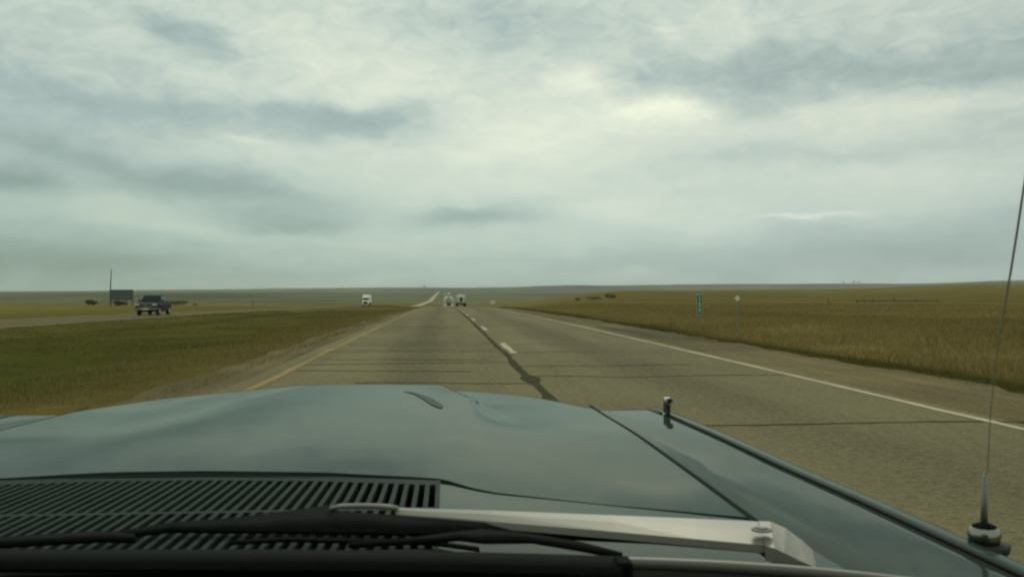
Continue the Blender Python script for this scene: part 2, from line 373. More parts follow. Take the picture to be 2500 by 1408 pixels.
# tar along the centre joint
P = []; y = 2.5
while y < 210:
    w = .048+.065*abs(mnoise.noise((y*.35, 0, 3)))+.03*mnoise.noise((y*1.3, 0, 9)); c = 1.20+.05*mnoise.noise((y*.3, 4, 0))+.025*mnoise.noise((y*1.5, 4, 4))
    if 12.4 < y < 13.6: w += .07*(1-abs(y-13)/.6)
    z = float(z_own(y))+.005+float(lift(y)); P.append([(c-w, y, z), (c+w, y, z)]); y += max(.22, y*.012)
MB().grid(P).build('tar_seam', M_TAR, road, True)
cr = MB()
def crack(ya, xa, xb, w=.03, slope=0, seed=0):
    P = []; w *= 1+max(0, ya-12)*.035
    for k in range(24):
        t = k/23; x = xa+(xb-xa)*t; yy = ya+slope*(t-.5)+.30*mnoise.noise((x*.55, seed*3.3, 1))+.05*mnoise.noise((x*3, seed*3.3, 5)); ww = w*(.45+.8*abs(mnoise.noise((x*2.2, seed*2.1, 8)))+.25)
        z = float(z_own(yy))+.004; P.append([(x, yy-ww, z), (x, yy+ww, z)])
    cr.grid(P)
for i, (v, xa, xb, w) in enumerate([(934,-1.2,1.2,.034),(903,-2.3,.4,.03),(886,-2.4,1.2,.03),(876,-2.2,.8,.026),(857,-2.4,1.2,.03),(851,-2.3,1.1,.026),(842,-2.2,.8,.024),(836,-2.4,1.2,.026),(829,-1.8,1,.024),(822,-2.4,1.1,.026),(817,-1.6,1,.024),(811,-2.3,.6,.026),(805,-2.3,1,.026),(799,-2,1,.026),(793,-2.3,1,.03),
    (1046,2.2,7,.026),(919,1.3,5.0,.026),(892,1.3,4.2,.022),(860,1.4,3.1,.024),(838,1.8,5,.022),(815,1.6,5,.024)]):
    yy = at_z(1085, v, 0).y; crack(yy, xa, xb, w*1.0, random.uniform(-.3, .3), i)
cr.build('tar_crack', M_TAR, road, True)
# the other carriageway
M_OPPN = road_mat('tan_near_road', (.112,.100,.044), (.135,.116,.052))  # darker tan tone for its near stretch
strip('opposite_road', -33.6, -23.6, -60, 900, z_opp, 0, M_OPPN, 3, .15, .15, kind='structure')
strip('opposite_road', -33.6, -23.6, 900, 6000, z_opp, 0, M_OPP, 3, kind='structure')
strip('gravel_verge', -23.6, -22.6, -60, 900, z_opp, -.012, M_SHOUL, 2, 0, .3, kind='structure')

# ------------------------------------------------------------------ grass blades
def veg_mat():
    m = bpy.data.materials.new('grass_blade'); m.use_nodes = True; t = NT(m.node_tree); b = m.node_tree.nodes['Principled BSDF']
    at = t.n('ShaderNodeVertexColor'); at.layer_name = 'tone'; t.set(b.inputs['Base Color'], at.outputs[0])
    b.inputs['Roughness'].default_value = .9; b.inputs['Specular IOR Level'].default_value = .1
    tr = t.n('ShaderNodeBsdfTranslucent'); t.set(tr.inputs[0], at.outputs[0]); mx = t.n('ShaderNodeMixShader'); mx.inputs[0].default_value = .35
    m.node_tree.links.new(b.outputs[0], mx.inputs[1]); m.node_tree.links.new(tr.outputs[0], mx.inputs[2])
    m.node_tree.links.new(mx.outputs[0], m.node_tree.nodes['Material Output'].inputs[0])
    return m
M_VEG = veg_mat()
def blades(name, x, y, h, w, colr, lean=.9):
    n = len(x); z = land(x, y)-.02; a = rng.uniform(0, 6.283, n); la = rng.uniform(0, 6.283, n); ll = h*lean*rng.random(n)
    dx, dy = np.cos(a)*w, np.sin(a)*w; mxx = x+np.cos(la)*ll*.4; mxy = y+np.sin(la)*ll*.4; tx = x+np.cos(la)*ll; ty = y+np.sin(la)*ll
    P = np.stack([np.c_[x-dx, y-dy, z], np.c_[x+dx, y+dy, z], np.c_[mxx+dx*.75, mxy+dy*.75, z+h*.6], np.c_[mxx-dx*.75, mxy-dy*.75, z+h*.6],
                  np.c_[tx+dx*.15, ty+dy*.15, z+h], np.c_[tx-dx*.15, ty-dy*.15, z+h]], 1).reshape(-1, 3)
    k = np.arange(n)[:, None]*6; Fq = np.r_[k+[[0, 1, 2, 3]], k+[[3, 2, 4, 5]]]
    return tag(np_mesh(name, P, Fq, M_VEG, False, np.repeat(colr, 6, 0)), kind='stuff')
def scatter(n, x0, x1, ya, yb, bias=1.5):
    x = rng.uniform(x0, x1, n); t = rng.random(n)**bias; return x, ya+(yb-ya)*t
# right verge: short dark green margin, then tall straw-coloured grass
x1, y1 = scatter(46000, 6.85, 10.4, 4, 120); x2, y2 = scatter(90000, 8.6, 28, 6, 140)
x3 = rng.uniform(20, 75, 26000); y3 = 12+160*rng.random(26000)**1.2
x = np.r_[x1, x2, x3]; y = np.r_[y1, y2, y3]
cl = .35+1.0*vnoise(x, y, 1.6, 11)*vnoise(x, y, 7, 12)*1.8
h = np.r_[.04+.09*rng.random(len(x1)), .06+.24*rng.random(len(x2))**1.5, .08+.16*rng.random(len(x3))]*cl
w = (.003+.00034*np.hypot(x, y))*np.r_[np.full(len(x1), 1.), np.full(len(x2), 1.), np.full(len(x3), 1.6)]
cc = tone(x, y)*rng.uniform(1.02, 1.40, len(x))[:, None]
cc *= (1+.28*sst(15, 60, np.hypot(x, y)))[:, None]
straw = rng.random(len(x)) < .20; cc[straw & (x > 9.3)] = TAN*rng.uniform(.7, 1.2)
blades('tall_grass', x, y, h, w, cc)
# left verge: ragged straw fringe by the shoulder, then mown green median
x1, y1 = scatter(46000, -7.2, -3.1, 4, 120); x1 = -3.1-(-(x1+3.1))**1.5*.5
x2, y2 = scatter(60000, -23, -4.2, 5, 120, 1.4)
x = np.r_[x1, x2]; y = np.r_[y1, y2]; cl = .3+1.5*vnoise(x, y, 2.1, 21)
h = np.r_[(.02+.11*rng.random(len(x1))**2), .02+.05*rng.random(len(x2))]*cl; w = .003+.0003*np.hypot(x, y)
cc = tone(x, y)*rng.uniform(1.02, 1.36, len(x))[:, None]
cc[:len(x1)] *= 1.22; dk = rng.random(len(x1)) < .22; cc[:len(x1)][dk] = TAN*.85
blades('verge_grass', x, y, h, w, cc)

# ------------------------------------------------------------------ bushes, trees
M_LEAF = mat('bush_leaf', (.055,.062,.026), .9, var=.45, vscale=1.2, spec=.1)
M_BARK = mat('bark', (.06,.05,.035), .95, var=.3)
def leaf_clump(w, d, h, n, leaf, z0=0):
    V = []; Fc = []; lobes = [(random.uniform(-.32, .32)*w, random.uniform(-.32, .32)*d, random.uniform(.3, .62)*h, random.uniform(.28, .45)) for _ in range(7)]
    for i in range(n):
        lx, ly, lz, lr = random.choice(lobes); v = Vector((random.gauss(0, 1), random.gauss(0, 1), random.gauss(0, 1))).normalized()*random.random()**.4*lr
        p = Vector((lx+v.x*w*.62, ly+v.y*d*.62, max(leaf*.4, lz+v.z*h*.85)+z0))
        a = Vector((random.gauss(0, 1), random.gauss(0, 1), random.gauss(0, 1))).normalized(); b = a.orthogonal().normalized(); s = leaf*random.uniform(.6, 1.3)
        k = len(V); V += [p-a*s, p+b*s*.6, p+a*s, p-b*s*.6]; Fc.append((k, k+1, k+2, k+3))
    m = MB(); m.add(V, Fc); return m
def bush(u, v, Y, wpx, hpx, label, group, n=420):
    p = at_y(u, v, Y); s = Y/2255; z = land1(p.x, Y)
    t = thing('bush', label, 'bush', (p.x, Y, z), 0, group)
    w, h = wpx*s, hpx*s
    leaf_clump(w, w*.8, h, n, h*.075).build('foliage', M_LEAF, t)
    st = MB()
    for k in range(5): st.tube([(0, 0, -.1), (random.uniform(-.2, .2)*w, random.uniform(-.2, .2)*w, h*.55)], [.05*h, .015*h], 5)
    st.build('stem', M_BARK, t)
G1 = 'bushes out in the right-hand field'
bush(1412, 731, 390, 20, 9, 'small round dark bush, first and lowest of the field bushes beyond the road', G1)
bush(1450, 729, 380, 42, 11, 'wide low dark bush between the small round bush and the tall one', G1, 700)
bush(1489, 725, 420, 30, 15, 'tallest dark bush in the grass field, nearest to the mile marker', G1, 600)
G2 = 'bushes around the billboard'
bush(228, 742, 285, 36, 17, 'dark bush beside the billboard brace', G2, 600)
bush(290, 748, 250, 60, 16, 'low dark brush growing under the billboard panel', G2, 800)
bush(432, 731, 420, 50, 15, 'dark bush just behind the tailgate of the pickup truck', G2, 700)
bush(478, 730, 430, 16, 8, 'tiny lone bush in open grass behind the pickup truck', G2, 200)
def far_tree(u, r, wpx, hpx, label):
    d = ray(u, 704); az_ = math.atan2(d.x, d.y); xx, yy = r*math.sin(az_), r*math.cos(az_); s = r/2255
    t = thing('tree', label, 'tree', (xx, yy, land1(xx, yy)), 0, 'trees on the skyline')
    leaf_clump(wpx*s, wpx*s, hpx*s*.8, 260, hpx*s*.10, hpx*s*.22).build('crown', M_LEAF, t)
    MB().tube([(0, 0, -2), (0, 0, hpx*s*.5)], [hpx*s*.05, hpx*s*.03], 6).build('trunk', M_BARK, t)
far_tree(1037, 7350, 7, 6, 'tiny lone tree on the ridge above the pale far road')
far_tree(2060, 7350, 6, 5, 'tiny single tree on the ridge, beside the pair of trees')
far_tree(2085, 7350, 8, 6, 'taller tree of the pair on the ridge above the wooden fence')
far_tree(2096, 7350, 11, 5, 'low wide tree of the pair on the ridge above the wooden fence')

# ------------------------------------------------------------------ signs and roadside things
M_GREEN = mat('sign_green', (.035,.17,.075), .4, var=.12, vscale=3)
M_WHITE = mat('sign_white', (.60,.62,.46), .45, var=.08, vscale=4)
M_STEEL = mat('galvanised_post', (.22,.21,.17), .5, metal=.6, var=.2)
M_WOOD = mat('weathered_wood', (.105,.092,.06), .9, var=.35, vscale=6)
def text_mesh(body, size, m, parent, name, loc, rx=R(90), bold=.0):
    cu = bpy.data.curves.new(name, 'FONT'); cu.body = body; cu.size = size; cu.align_x = 'CENTER'; cu.align_y = 'CENTER'; cu.extrude = .003; cu.offset = bold
    tmp = bpy.data.objects.new('tmp', cu); C.objects.link(tmp); dg = bpy.context.evaluated_depsgraph_get()
    me = bpy.data.meshes.new_from_object(tmp.evaluated_get(dg)); bpy.data.objects.remove(tmp, do_unlink=True); me.materials.clear(); me.materials.append(m)
    o = bpy.data.objects.new(name, me); C.objects.link(o); o.location = loc; o.rotation_euler = (rx, 0, 0); o.parent = parent; return o
p = at_y(1708, 768, 38); gz_ = land1(p.x, 38)
ms = thing('mile_marker', 'green mile marker sign reading MILE 157 standing in the tall roadside grass', 'road sign', (p.x, 38, gz_), R(-8))
zb = p.z-gz_
bp_ = MB().box(-.125, .125, -.006, .006, zb, zb+.93).build('sign_panel', M_GREEN, ms, bevel=.004)
fr = MB()
for (a, b, c_, d_) in ((-.125, -.117, zb, zb+.93), (.117, .125, zb, zb+.93), (-.117, .117, zb, zb+.008), (-.117, .117, zb+.922, zb+.93)): fr.box(a, b, -.010, -.0065, c_, d_)
fr.build('sign_border', M_WHITE, ms)
text_mesh('MILE', .105, M_WHITE, ms, 'lettering', (0, -.0075, zb+.845), bold=.002)
for ch, zz in (('1', .665), ('5', .42), ('7', .17)): text_mesh(ch, .245, M_WHITE, ms, 'numeral', (0, -.0085, zb+zz), bold=.003)
MB().box(-.03, .03, .0065, .035, -.4, zb+.9).build('post', M_STEEL, ms)
p = at_y(1800, 728, 36); gz_ = land1(p.x, 36)
dl = thing('delineator', 'slim marker post topped by a small white diamond, beside the mile marker', 'marker post', (p.x, 36, gz_), R(-8))
zt = p.z-gz_
MB().add([(0, -.012, zt-.125), (.125, -.012, zt), (0, -.012, zt+.125), (-.125, -.012, zt), (0, -.002, zt-.125), (.125, -.002, zt), (0, -.002, zt+.125), (-.125, -.002, zt)],
         [(0, 1, 2, 3), (7, 6, 5, 4), (0, 4, 5, 1), (1, 5, 6, 2), (2, 6, 7, 3), (3, 7, 4, 0)]).build('diamond_plate', M_WHITE, dl)
MB().box(-.028, .028, 0, .02, -.3, zt+.05).build('post', M_STEEL, dl)
# wooden rail fence in the right field
pa = at_y(2090, 740, 190); pb = at_y(2292, 740, 190); gz_ = land1((pa.x+pb.x)/2, 190)
fe = thing('wooden_fence', 'short stretch of weathered wooden rail fence alone in the right-hand grass field', 'fence', (pa.x, 190, gz_))
Lf = pb.x-pa.x; zr_ = at_y(2190, 734.5, 190).z-gz_
for fx, hh in ((.01, zr_+.25), (.21, zr_+.35), (.46, zr_+.85), (.72, zr_+.4), (.985, zr_+.2)):
    MB().tube([(fx*Lf, .1, -.3), (fx*Lf, .1, hh)], [.17, .15], 8).build('post', M_WOOD, fe)
MB().box(0, Lf, -.12, -.04, zr_-.11, zr_+.11).build('rail', M_WOOD, fe)
def fence_post(u, v, Y, h, label):
    q = at_y(u, v, Y); o = MB().tube([(0, 0, -.3), (.02, 0, h*.6), (0, 0, h)], [.09, .085, .07], 8).build('fence_post', M_WOOD)
    o.location = (q.x, Y, land1(q.x, Y)); tag(o, label, 'fence post', 'lone fence posts in the grass')
fence_post(2022, 742, 150, 1.2, 'weathered lone fence post left of the wooden rail fence')
fence_post(617, 745, 200, 1.6, 'thin lone fence post on the far side of the opposite road')
fence_post(2110, 742, 160, .9, 'stubby fence post in front of the wooden rail fence')
# billboard and pole on the left
Yb = 260; p0 = at_y(268, 745, Yb); p1 = at_y(324, 745, Yb); gz_ = land1((p0.x+p1.x)/2, Yb); s = Yb/2255
bb = thing('billboard', 'weathered dark billboard on posts in the grass beyond the pickup truck', 'billboard', (p0.x, Yb, gz_), R(3))
wB = p1.x-p0.x; zt = at_y(300, 707, Yb).z-gz_
M_BB = mat('faded_board', (.075,.100,.080), .85, var=.25, vscale=1)
M_BBD = mat('dark_board_frame', (.050,.062,.048), .85, var=.25, vscale=1)
MB().box(.12, wB-.12, .05, .14, zt-2.7, zt-.12).build('panel', M_BB, bb)
f_ = MB(); f_.box(0, wB, -.02, .16, zt-.12, zt); f_.box(0, .12, -.02, .16, zt-2.7, zt-.12); f_.box(wB-.12, wB, -.02, .16, zt-2.7, zt-.12); f_.box(0, wB, -.02, .16, zt-2.82, zt-2.7); f_.build('frame', M_BBD, bb)
for fx in (.04, .36, .68, .96): MB().box(fx*wB-.09, fx*wB+.09, .16, .34, -.4, zt-.2).build('post', M_BBD, bb)
MB().tube([(-.1, -.1, zt-1.6), (-3.2, -.6, .1)], .09, 8).build('brace', M_STEEL, bb)
q = at_y(269, 745, 268); gz_ = land1(q.x, 268)
po = MB().tube([(0, 0, -.5), (.05, 0, 5), (.3, 0, at_y(271, 657, 268).z-gz_)], [.19, .16, .11], 10).build('utility_pole', M_WOOD)
po.location = (q.x, 268, gz_); tag(po, 'tall bare wooden pole rising behind the edge of the billboard', 'pole')
# small pale object in the grass beyond the crest
q = at_y(1203, 742, 320); M_PALE = mat('pale_painted_metal', (.62,.58,.44), .5, var=.15)
gz_ = max(land1(q.x, 320), q.z)
cb = thing('utility_box', 'small pale box standing in the grass right of the trucks ahead', 'utility box', (q.x, 320, land1(q.x, 320)))
dz_ = q.z-land1(q.x, 320)
MB().box(-.75, .75, -.35, .35, max(.15, dz_), max(.15, dz_)+1.15).build('cabinet', M_PALE, cb, bevel=.04)
MB().box(-.8, .8, -.4, .4, max(.15, dz_)+1.15, max(.15, dz_)+1.23).build('lid', M_PALE, cb, bevel=.02)
for sx in (-.55, .55): MB().box(sx-.1, sx+.1, -.2, .2, -.3, max(.15, dz_)+.02).build('foot', M_STEEL, cb)

# ------------------------------------------------------------------ vehicles
M_TEAL = mat('dark_green_car_paint', (.010,.027,.022), .45, spec=.08)
M_GLASS = mat('dark_window', (.012,.022,.019), .15, spec=.10)
M_CHROME = mat('chrome', (.46,.46,.42), .12, metal=1)
M_TRIMD = mat('dull_chrome', (.16,.17,.15), .35, metal=.5)
M_RUB = mat('black_rubber', (.015,.015,.014), .8)
M_RIM = mat('alloy_rim', (.45,.45,.40), .35, metal=.8)
M_LAMP = mat('lamp_lens', (.55,.55,.48), .2)
M_RED = mat('red_lens', (.30,.03,.02), .3)
M_TWHITE = mat('truck_white', (.78,.76,.64), .5, var=.12, vscale=.6)
M_TGREY = mat('truck_grey', (.44,.43,.36), .6, var=.2, vscale=.8)
M_HAZED = mat('haze_lightened_underbody', (.075,.072,.055), .9)  # underbody grey lightened to imitate haze over the trucks ahead
M_DARK = mat('dark_underbody', (.022,.022,.018), .8)
def wheel(par, x, y, r, w, rim=M_RIM):
    sgn = 1 if x > 0 else -1; a, b = (x-w, x) if sgn > 0 else (x, x+w)
    o = MB().lathe([(r*.55, a), (r*.93, a), (r, a+w*.15), (r, b-w*.15), (r*.93, b), (r*.55, b)], (0, y, r), 'X', 24).build('wheel', M_RUB, par, True)
    xo = x+.004*sgn
    MB().lathe([(r*.62, min(x-.05*sgn, xo)), (r*.62, max(x-.05*sgn, xo))], (0, y, r), 'X', 20).build('rim', rim, o)
def pickup(loc, rz):
    t = thing('pickup_truck', 'dark green crew cab pickup truck driving on the opposite road', 'pickup truck', loc, rz)
    # front faces -y, length 5.8, width 2.0
    prof = [(-2.88,.55,.10),(-2.92,.80,.06),(-2.90,1.06,.05),(-2.80,1.17,.07),(-1.35,1.24,.05),(2.88,1.28,.04),(2.92,.75,.04),(2.88,.52,.06),(2.35,.50,.04),(2.25,.88,.02),(1.95,.98,.02),(1.55,.88,.02),(1.42,.48,.04),(-1.35,.46,.04),(-1.48,.88,.02),(-1.80,.98,.02),(-2.15,.88,.02),(-2.28,.50,.05)]
    MB().prism_x(prof, -1.0, 1.0).build('body', M_TEAL, t, bevel=.03)
    cabp = [(-1.30,1.245,.08),(-.55,1.83,.20),(-.30,1.90,.22),(.95,1.91,.22),(1.22,1.84,.20),(1.50,1.262,.08)]
    MB().prism_x(cabp, -.98, .98).build('cab', M_TEAL, t, bevel=.025)
    MB().add([(-.80,-1.20,1.345),(.80,-1.20,1.345),(.70,-.60,1.80),(-.70,-.60,1.80)], [(0,1,2,3)]).build('windscreen', M_GLASS, t)
    for sx in (-1, 1):
        for (ya, yb) in ((-.98, .10), (.18, 1.22)):
            k = .905; MB().add([(sx*.912, ya, 1.33), (sx*.912, yb, 1.33), (sx*.805, min(yb, 1.05), 1.78), (sx*.805, max(ya, -.48), 1.78)], [(0,1,2,3)]).build('side_window', M_GLASS, t)
        MB().box(*sorted((sx*.98, sx*1.16)), -1.02, -.92, 1.28, 1.46).build('mirror', M_TEAL, t, bevel=.02)
        MB().box(*sorted((sx*.60, sx*.95)), -2.955, -2.84, .93, 1.10).build('headlight', M_LAMP, t, bevel=.02)
        for yy in (-1.82, 1.90): wheel(t, sx*.98, yy, .40, .27)
        MB().box(*sorted((sx*1.0, sx*1.0-sx*.012)), -.62, -.50, 1.06, 1.10).build('door_handle', M_CHROME, t)
    g = MB().box(-.55, .55, -2.965, -2.88, .84, 1.12).build('grille', M_DARK, t, bevel=.01)
    fr = MB(); fr.box(-.58, .58, -2.985, -2.90, 1.10, 1.15); fr.box(-.58, .58, -2.985, -2.90, .80, .84); fr.box(-.03, .03, -2.985, -2.9, .84, 1.10); fr.box(-.60, -.55, -2.985, -2.9, .80, 1.15); fr.box(.55, .60, -2.985, -2.9, .80, 1.15); fr.box(-.55, .55, -2.98, -2.9, .955, .985)
    fr.build('grille_surround', M_CHROME, t)
    MB().box(-.99, .99, -3.05, -2.80, .50, .74).build('bumper', M_TRIMD, t, bevel=.04)
    MB().box(-.30, .30, -3.062, -3.045, .54, .68).build('number_plate', M_LAMP, t)
    MB().box(-.84, .84, 1.56, 2.80, 1.27, 1.296).build('bed_cover', M_RUB, t)
    MB().box(-.9, .9, 2.84, 3.0, .52, .72).build('rear_bumper', M_CHROME, t, bevel=.03)
    MB().box(-.88, .88, -2.4, 2.6, .36, .56).build('chassis', M_DARK, t)
    return t
p = at_y(377, 768, 90)
pickup((p.x-.2, 90.5, float(z_opp(90))+.0), R(3))
def semi(loc):
    t = thing('semi_truck', 'white semi truck with box trailer coming up the far side of the opposite road', 'truck', loc, R(2))
    # front faces -y
    prof = [(-1.9,.55),(-1.95,1.35),(-1.85,1.75),(-.55,2.05),(-.15,2.95),(.55,3.85),(1.9,3.95),(1.9,.9),(-.3,.9),(-.4,.55)]
    MB().prism_x(prof, -1.18, 1.18).build('cab', M_TWHITE, t, bevel=.05)
    MB().add([(-1.02,-.545,2.12),(1.02,-.545,2.12),(1.0,-.165,2.93),(-1.0,-.165,2.93)], [(0,1,2,3)]).build('windscreen', M_GLASS, t)
    MB().box(-.70, .70, -2.0, -1.90, .85, 1.72).build('grille', M_DARK, t)
    MB().box(-1.2, 1.2, -2.08, -1.86, .35, .72).build('bumper', M_CHROME, t, bevel=.03)
    for sx in (-1, 1):
        MB().box(*sorted((sx*.74, sx*1.12)), -1.99, -1.88, 1.0, 1.35).build('headlight', M_LAMP, t)
        MB().box(*sorted((sx*1.25, sx*1.48)), -.45, -.35, 2.0, 2.75).build('mirror', M_DARK, t)
        MB().add([(sx*1.188,-.40,2.15),(sx*1.188,.7,2.15),(sx*1.188,.7,2.95),(sx*1.188,-.10,2.95)], [(0,1,2,3)]).build('side_window', M_GLASS, t)
        MB().tube([(sx*1.05, 2.05, 1.0), (sx*1.05, 2.05, 4.1)], .09, 10).build('exhaust_stack', M_CHROME, t)
        wheel(t, sx*1.2, -1.1, .52, .32)
        for yy in (3.0, 4.25, 15.4, 16.65): wheel(t, sx*1.25, yy, .52, .58)
    MB().box(-1.3, 1.3, 2.6, 17.6, 1.15, 4.1).build('trailer_box', M_TWHITE, t, bevel=.03)
    MB().box(-.5, .5, -1.6, 17.2, .62, 1.0).build('chassis', M_DARK, t)
    MB().box(-1.25, 1.25, 17.2, 17.5, .45, .65).build('rear_bumper', M_DARK, t)
semi((at_y(893, 747, 342).x, 342, float(z_opp(342))+float(lift(342))))
def haul_truck(loc, label, kind):
    """seen from behind: its rear faces -y"""
    t = thing('hauling_truck', label, 'truck', loc, 0, 'trucks ahead at the crest')
    if kind == 0:   # rounded drum body with a tall narrow chute on top
        pr = [(.30,0),(1.0,.25),(1.12,1.2),(1.2,2.6),(1.05,4.6),(.6,5.8)]
        MB().lathe([(r, y) for r, y in pr], (0, 0, 1.95), 'Y', 28).build('drum', M_TGREY, t, True)
        MB().lathe([(1.16,.9),(1.26,.92),(1.27,1.25),(1.17,1.28)], (0, 0, 1.95), 'Y', 28).build('drum_band', M_TWHITE, t, True)
        a = MB()
        for k in range(9):
            th = R(20+140*k/8); th2 = R(20+140*(k+1)/8)
            if k == 8: break
            a.add([(1.16*math.cos(th), -.1, 1.95+1.16*math.sin(th)), (1.16*math.cos(th2), -.1, 1.95+1.16*math.sin(th2)), (.78*math.cos(th2), -.22, 1.95+.78*math.sin(th2)), (.78*math.cos(th), -.22, 1.95+.78*math.sin(th)),
                   (1.16*math.cos(th), .35, 1.95+1.16*math.sin(th)), (1.16*math.cos(th2), .35, 1.95+1.16*math.sin(th2))], [(0,1,2,3), (0,4,5,1)])
        a.build('hood_cover', M_TWHITE, t)
        MB().prism_x([(-.25,3.0,.10),(-.35,4.15,0),(.55,4.15,0),(.35,3.0,.10)], -.42, .42).build('chute', M_TGREY, t, bevel=.03)
        MB().box(-.30, .30, -.36, -.34, 3.5, 4.1).build('chute_plate', M_TWHITE, t)
        for sx in (-1, 1):
            MB().box(*sorted((sx*.62, sx*1.22)), -.45, -.40, .35, 1.05).build('mudflap', M_TWHITE, t)
            MB().tube([(sx*.85, -.2, .8), (sx*.95, -.15, 2.2)], .06, 8).build('upright', M_TWHITE, t)
    else:           # round-topped tank body with twin uprights
        pr = [(-1.25,1.15),(-1.30,2.0),(-1.22,2.55),(-.95,2.95),(-.5,3.15),(.5,3.15),(.95,2.95),(1.22,2.55),(1.30,2.0),(1.25,1.15)]
        n = len(pr); vs = [(x_, 0, z_) for x_, z_ in pr]+[(x_, 8.5, z_) for x_, z_ in pr]
        MB().add(vs, [tuple(range(n)), tuple(range(n, 2*n))[::-1]]+[(i, (i+1) % n, n+(i+1) % n, n+i) for i in range(n)]).build('tank_body', M_TGREY, t, bevel=.04)
        pt = [(-.92,2.42),(-.95,2.78),(-.5,3.08),(.5,3.08),(.95,2.78),(.92,2.42)]; n = 6
        MB().add([(x_, -.05, z_) for x_, z_ in pt]+[(x_, -.004, z_) for x_, z_ in pt], [tuple(range(n))]+[(i, (i+1) % n, n+(i+1) % n, n+i) for i in range(n)]).build('top_panel', M_TWHITE, t)
        MB().box(-.42, .42, -.03, -.004, 1.3, 2.40).build('recess', M_HAZED, t)
        for sx in (-1, 1): MB().box(*sorted((sx*.44, sx*.58)), -.12, -.035, 1.2, 2.45).build('upright', M_TWHITE, t)
        MB().box(-.62, .62, -.12, -.035, 1.10, 1.22).build('step_bar', M_TWHITE, t)
        for sx in (-1, 1): MB().box(*sorted((sx*.75, sx*1.2)), -.45, -.41, .3, .9).build('mudflap', M_RUB, t)
    MB().box(-1.22, 1.22, -.38, .1, .82, 1.08).build('rear_beam', M_HAZED, t)
    MB().box(-.5, .5, 0, 9.5, .6, 1.1).build('chassis', M_HAZED, t)
    MB().prism_x([(8.8,.9),(8.8,2.75),(9.1,2.85),(10.4,2.8),(10.9,1.9),(11.6,1.75),(11.7,.6),(9.0,.6)], -1.15, 1.15).build('cab', M_TGREY, t, bevel=.05)
    for sx in (-1, 1):
        MB().box(*sorted((sx*.95, sx*1.15)), -.40, -.385, .86, 1.0).build('tail_lamp', M_RED, t)
        for yy in (.75, 2.0, 10.6): wheel(t, sx*1.2, yy, .5, .5)
zr2 = lambda y: float(z_own(y))+float(lift(y))
haul_truck((1.15, 250, zr2(250)), 'pale truck with a rounded drum and tall top chute in the passing lane ahead', 0)
haul_truck((4.1, 228, zr2(228)), 'grey round-topped truck with twin white uprights in the right lane ahead', 1)

# ------------------------------------------------------------------ the car we sit in
XC = -.26
def old_paint():
    m = bpy.data.materials.new('sea_green_car_paint'); m.use_nodes = True; t = NT(m.node_tree); nd = m.node_tree.nodes; nd.remove(nd['Principled BSDF'])
    co = t.n('ShaderNodeTexCoord').outputs['Object']
    dust = t.noise(co, 7, 6, .65); speck = t.noise(co, 160, 3, .7)
    k = t.m('MULTIPLY_ADD', t.m('SUBTRACT', dust, .5), .9, t.m('MULTIPLY_ADD', t.m('SUBTRACT', speck, .5), .5, 1))
    x = t.n('ShaderNodeVectorMath', operation='SCALE'); x.inputs[0].default_value = (.030,.043,.035); t.set(x.inputs['Scale'], k)
    d = t.n('ShaderNodeBsdfDiffuse'); t.set(d.inputs[0], x.outputs[0])
    g = t.n('ShaderNodeBsdfGlossy'); g.inputs[0].default_value = (.90,.97,.92,1); t.set(g.inputs['Roughness'], t.m('MULTIPLY_ADD', dust, .04, .015))
    bp = t.n('ShaderNodeBump'); bp.inputs['Strength'].default_value = .05; bp.inputs['Distance'].default_value = .01; t.set(bp.inputs['Height'], t.noise(co, 3.5, 2, .5)); t.set(g.inputs['Normal'], bp.outputs[0])
    fr = t.n('ShaderNodeFresnel'); fr.inputs[0].default_value = 1.26
    mx = t.n('ShaderNodeMixShader'); t.set(mx.inputs[0], t.m('MULTIPLY', fr.outputs[0], .62))
    m.node_tree.links.new(d.outputs[0], mx.inputs[1]); m.node_tree.links.new(g.outputs[0], mx.inputs[2])
    m.node_tree.links.new(mx.outputs[0], nd['Material Output'].inputs[0]); return m
M_PAINT = old_paint()
M_SILV = mat('brushed_silver', (.25,.245,.205), .5, metal=.35, var=.08, vscale=14)
M_BLACK = mat('matt_black', (.006,.007,.006), .9, spec=.08)
M_TRIM = mat('trim_metal', (.13,.13,.11), .5, metal=.5)
M_DASH = mat('dash_vinyl', (.004,.005,.004), 1, spec=0)
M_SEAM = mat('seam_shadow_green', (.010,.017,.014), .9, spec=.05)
car = thing('car', 'sea green older car whose hood, chrome wiper arm and cowl vents lie before us', 'car', (XC, 0, 0))
def hood_z(x, y):
    ax = abs(x)
    z = .934-.0061*(ax/.64)**1.93-.0041*x
    z -= .0071*max(0, (y-1.3)/1.5)**1.6
    # raised centre whose flank sharpens and draws in towards the nose
    t = min(1, max(0, (y-1.7)/.75)); t = t*t*(3-2*t)
    edge = .34-.10*max(0, min(1, (y-2.42)/.45))
    wd = .30*(1-t)+.014 if x > 0 else .30
    q = min(1, max(0, (ax-edge+wd*.5)/wd)); q = q*q*(3-2*q)
    z -= .0158*q*(.25+.75*t)
    return z
def nose_y(x): return 2.949-.4875*(abs(x)/.64)**3.93          # front edge in plan
def rear_y(x):                                            # rear edge in plan
    X_ = x+XC
    pts = [(-1.2,1.10),(-.93,1.19),(-.79,1.26),(-.71,1.37),(-.644,1.394),(-.506,1.411),(-.357,1.41),(-.173,1.387),(-.003,1.339),(.037,1.28),(.069,1.251),(.219,1.184),(.40,1.112),(.8,.96)]
    return float(np.interp(X_, [p[0] for p in pts], [p[1] for p in pts]))
rows = []; NX, NY = 97, 60
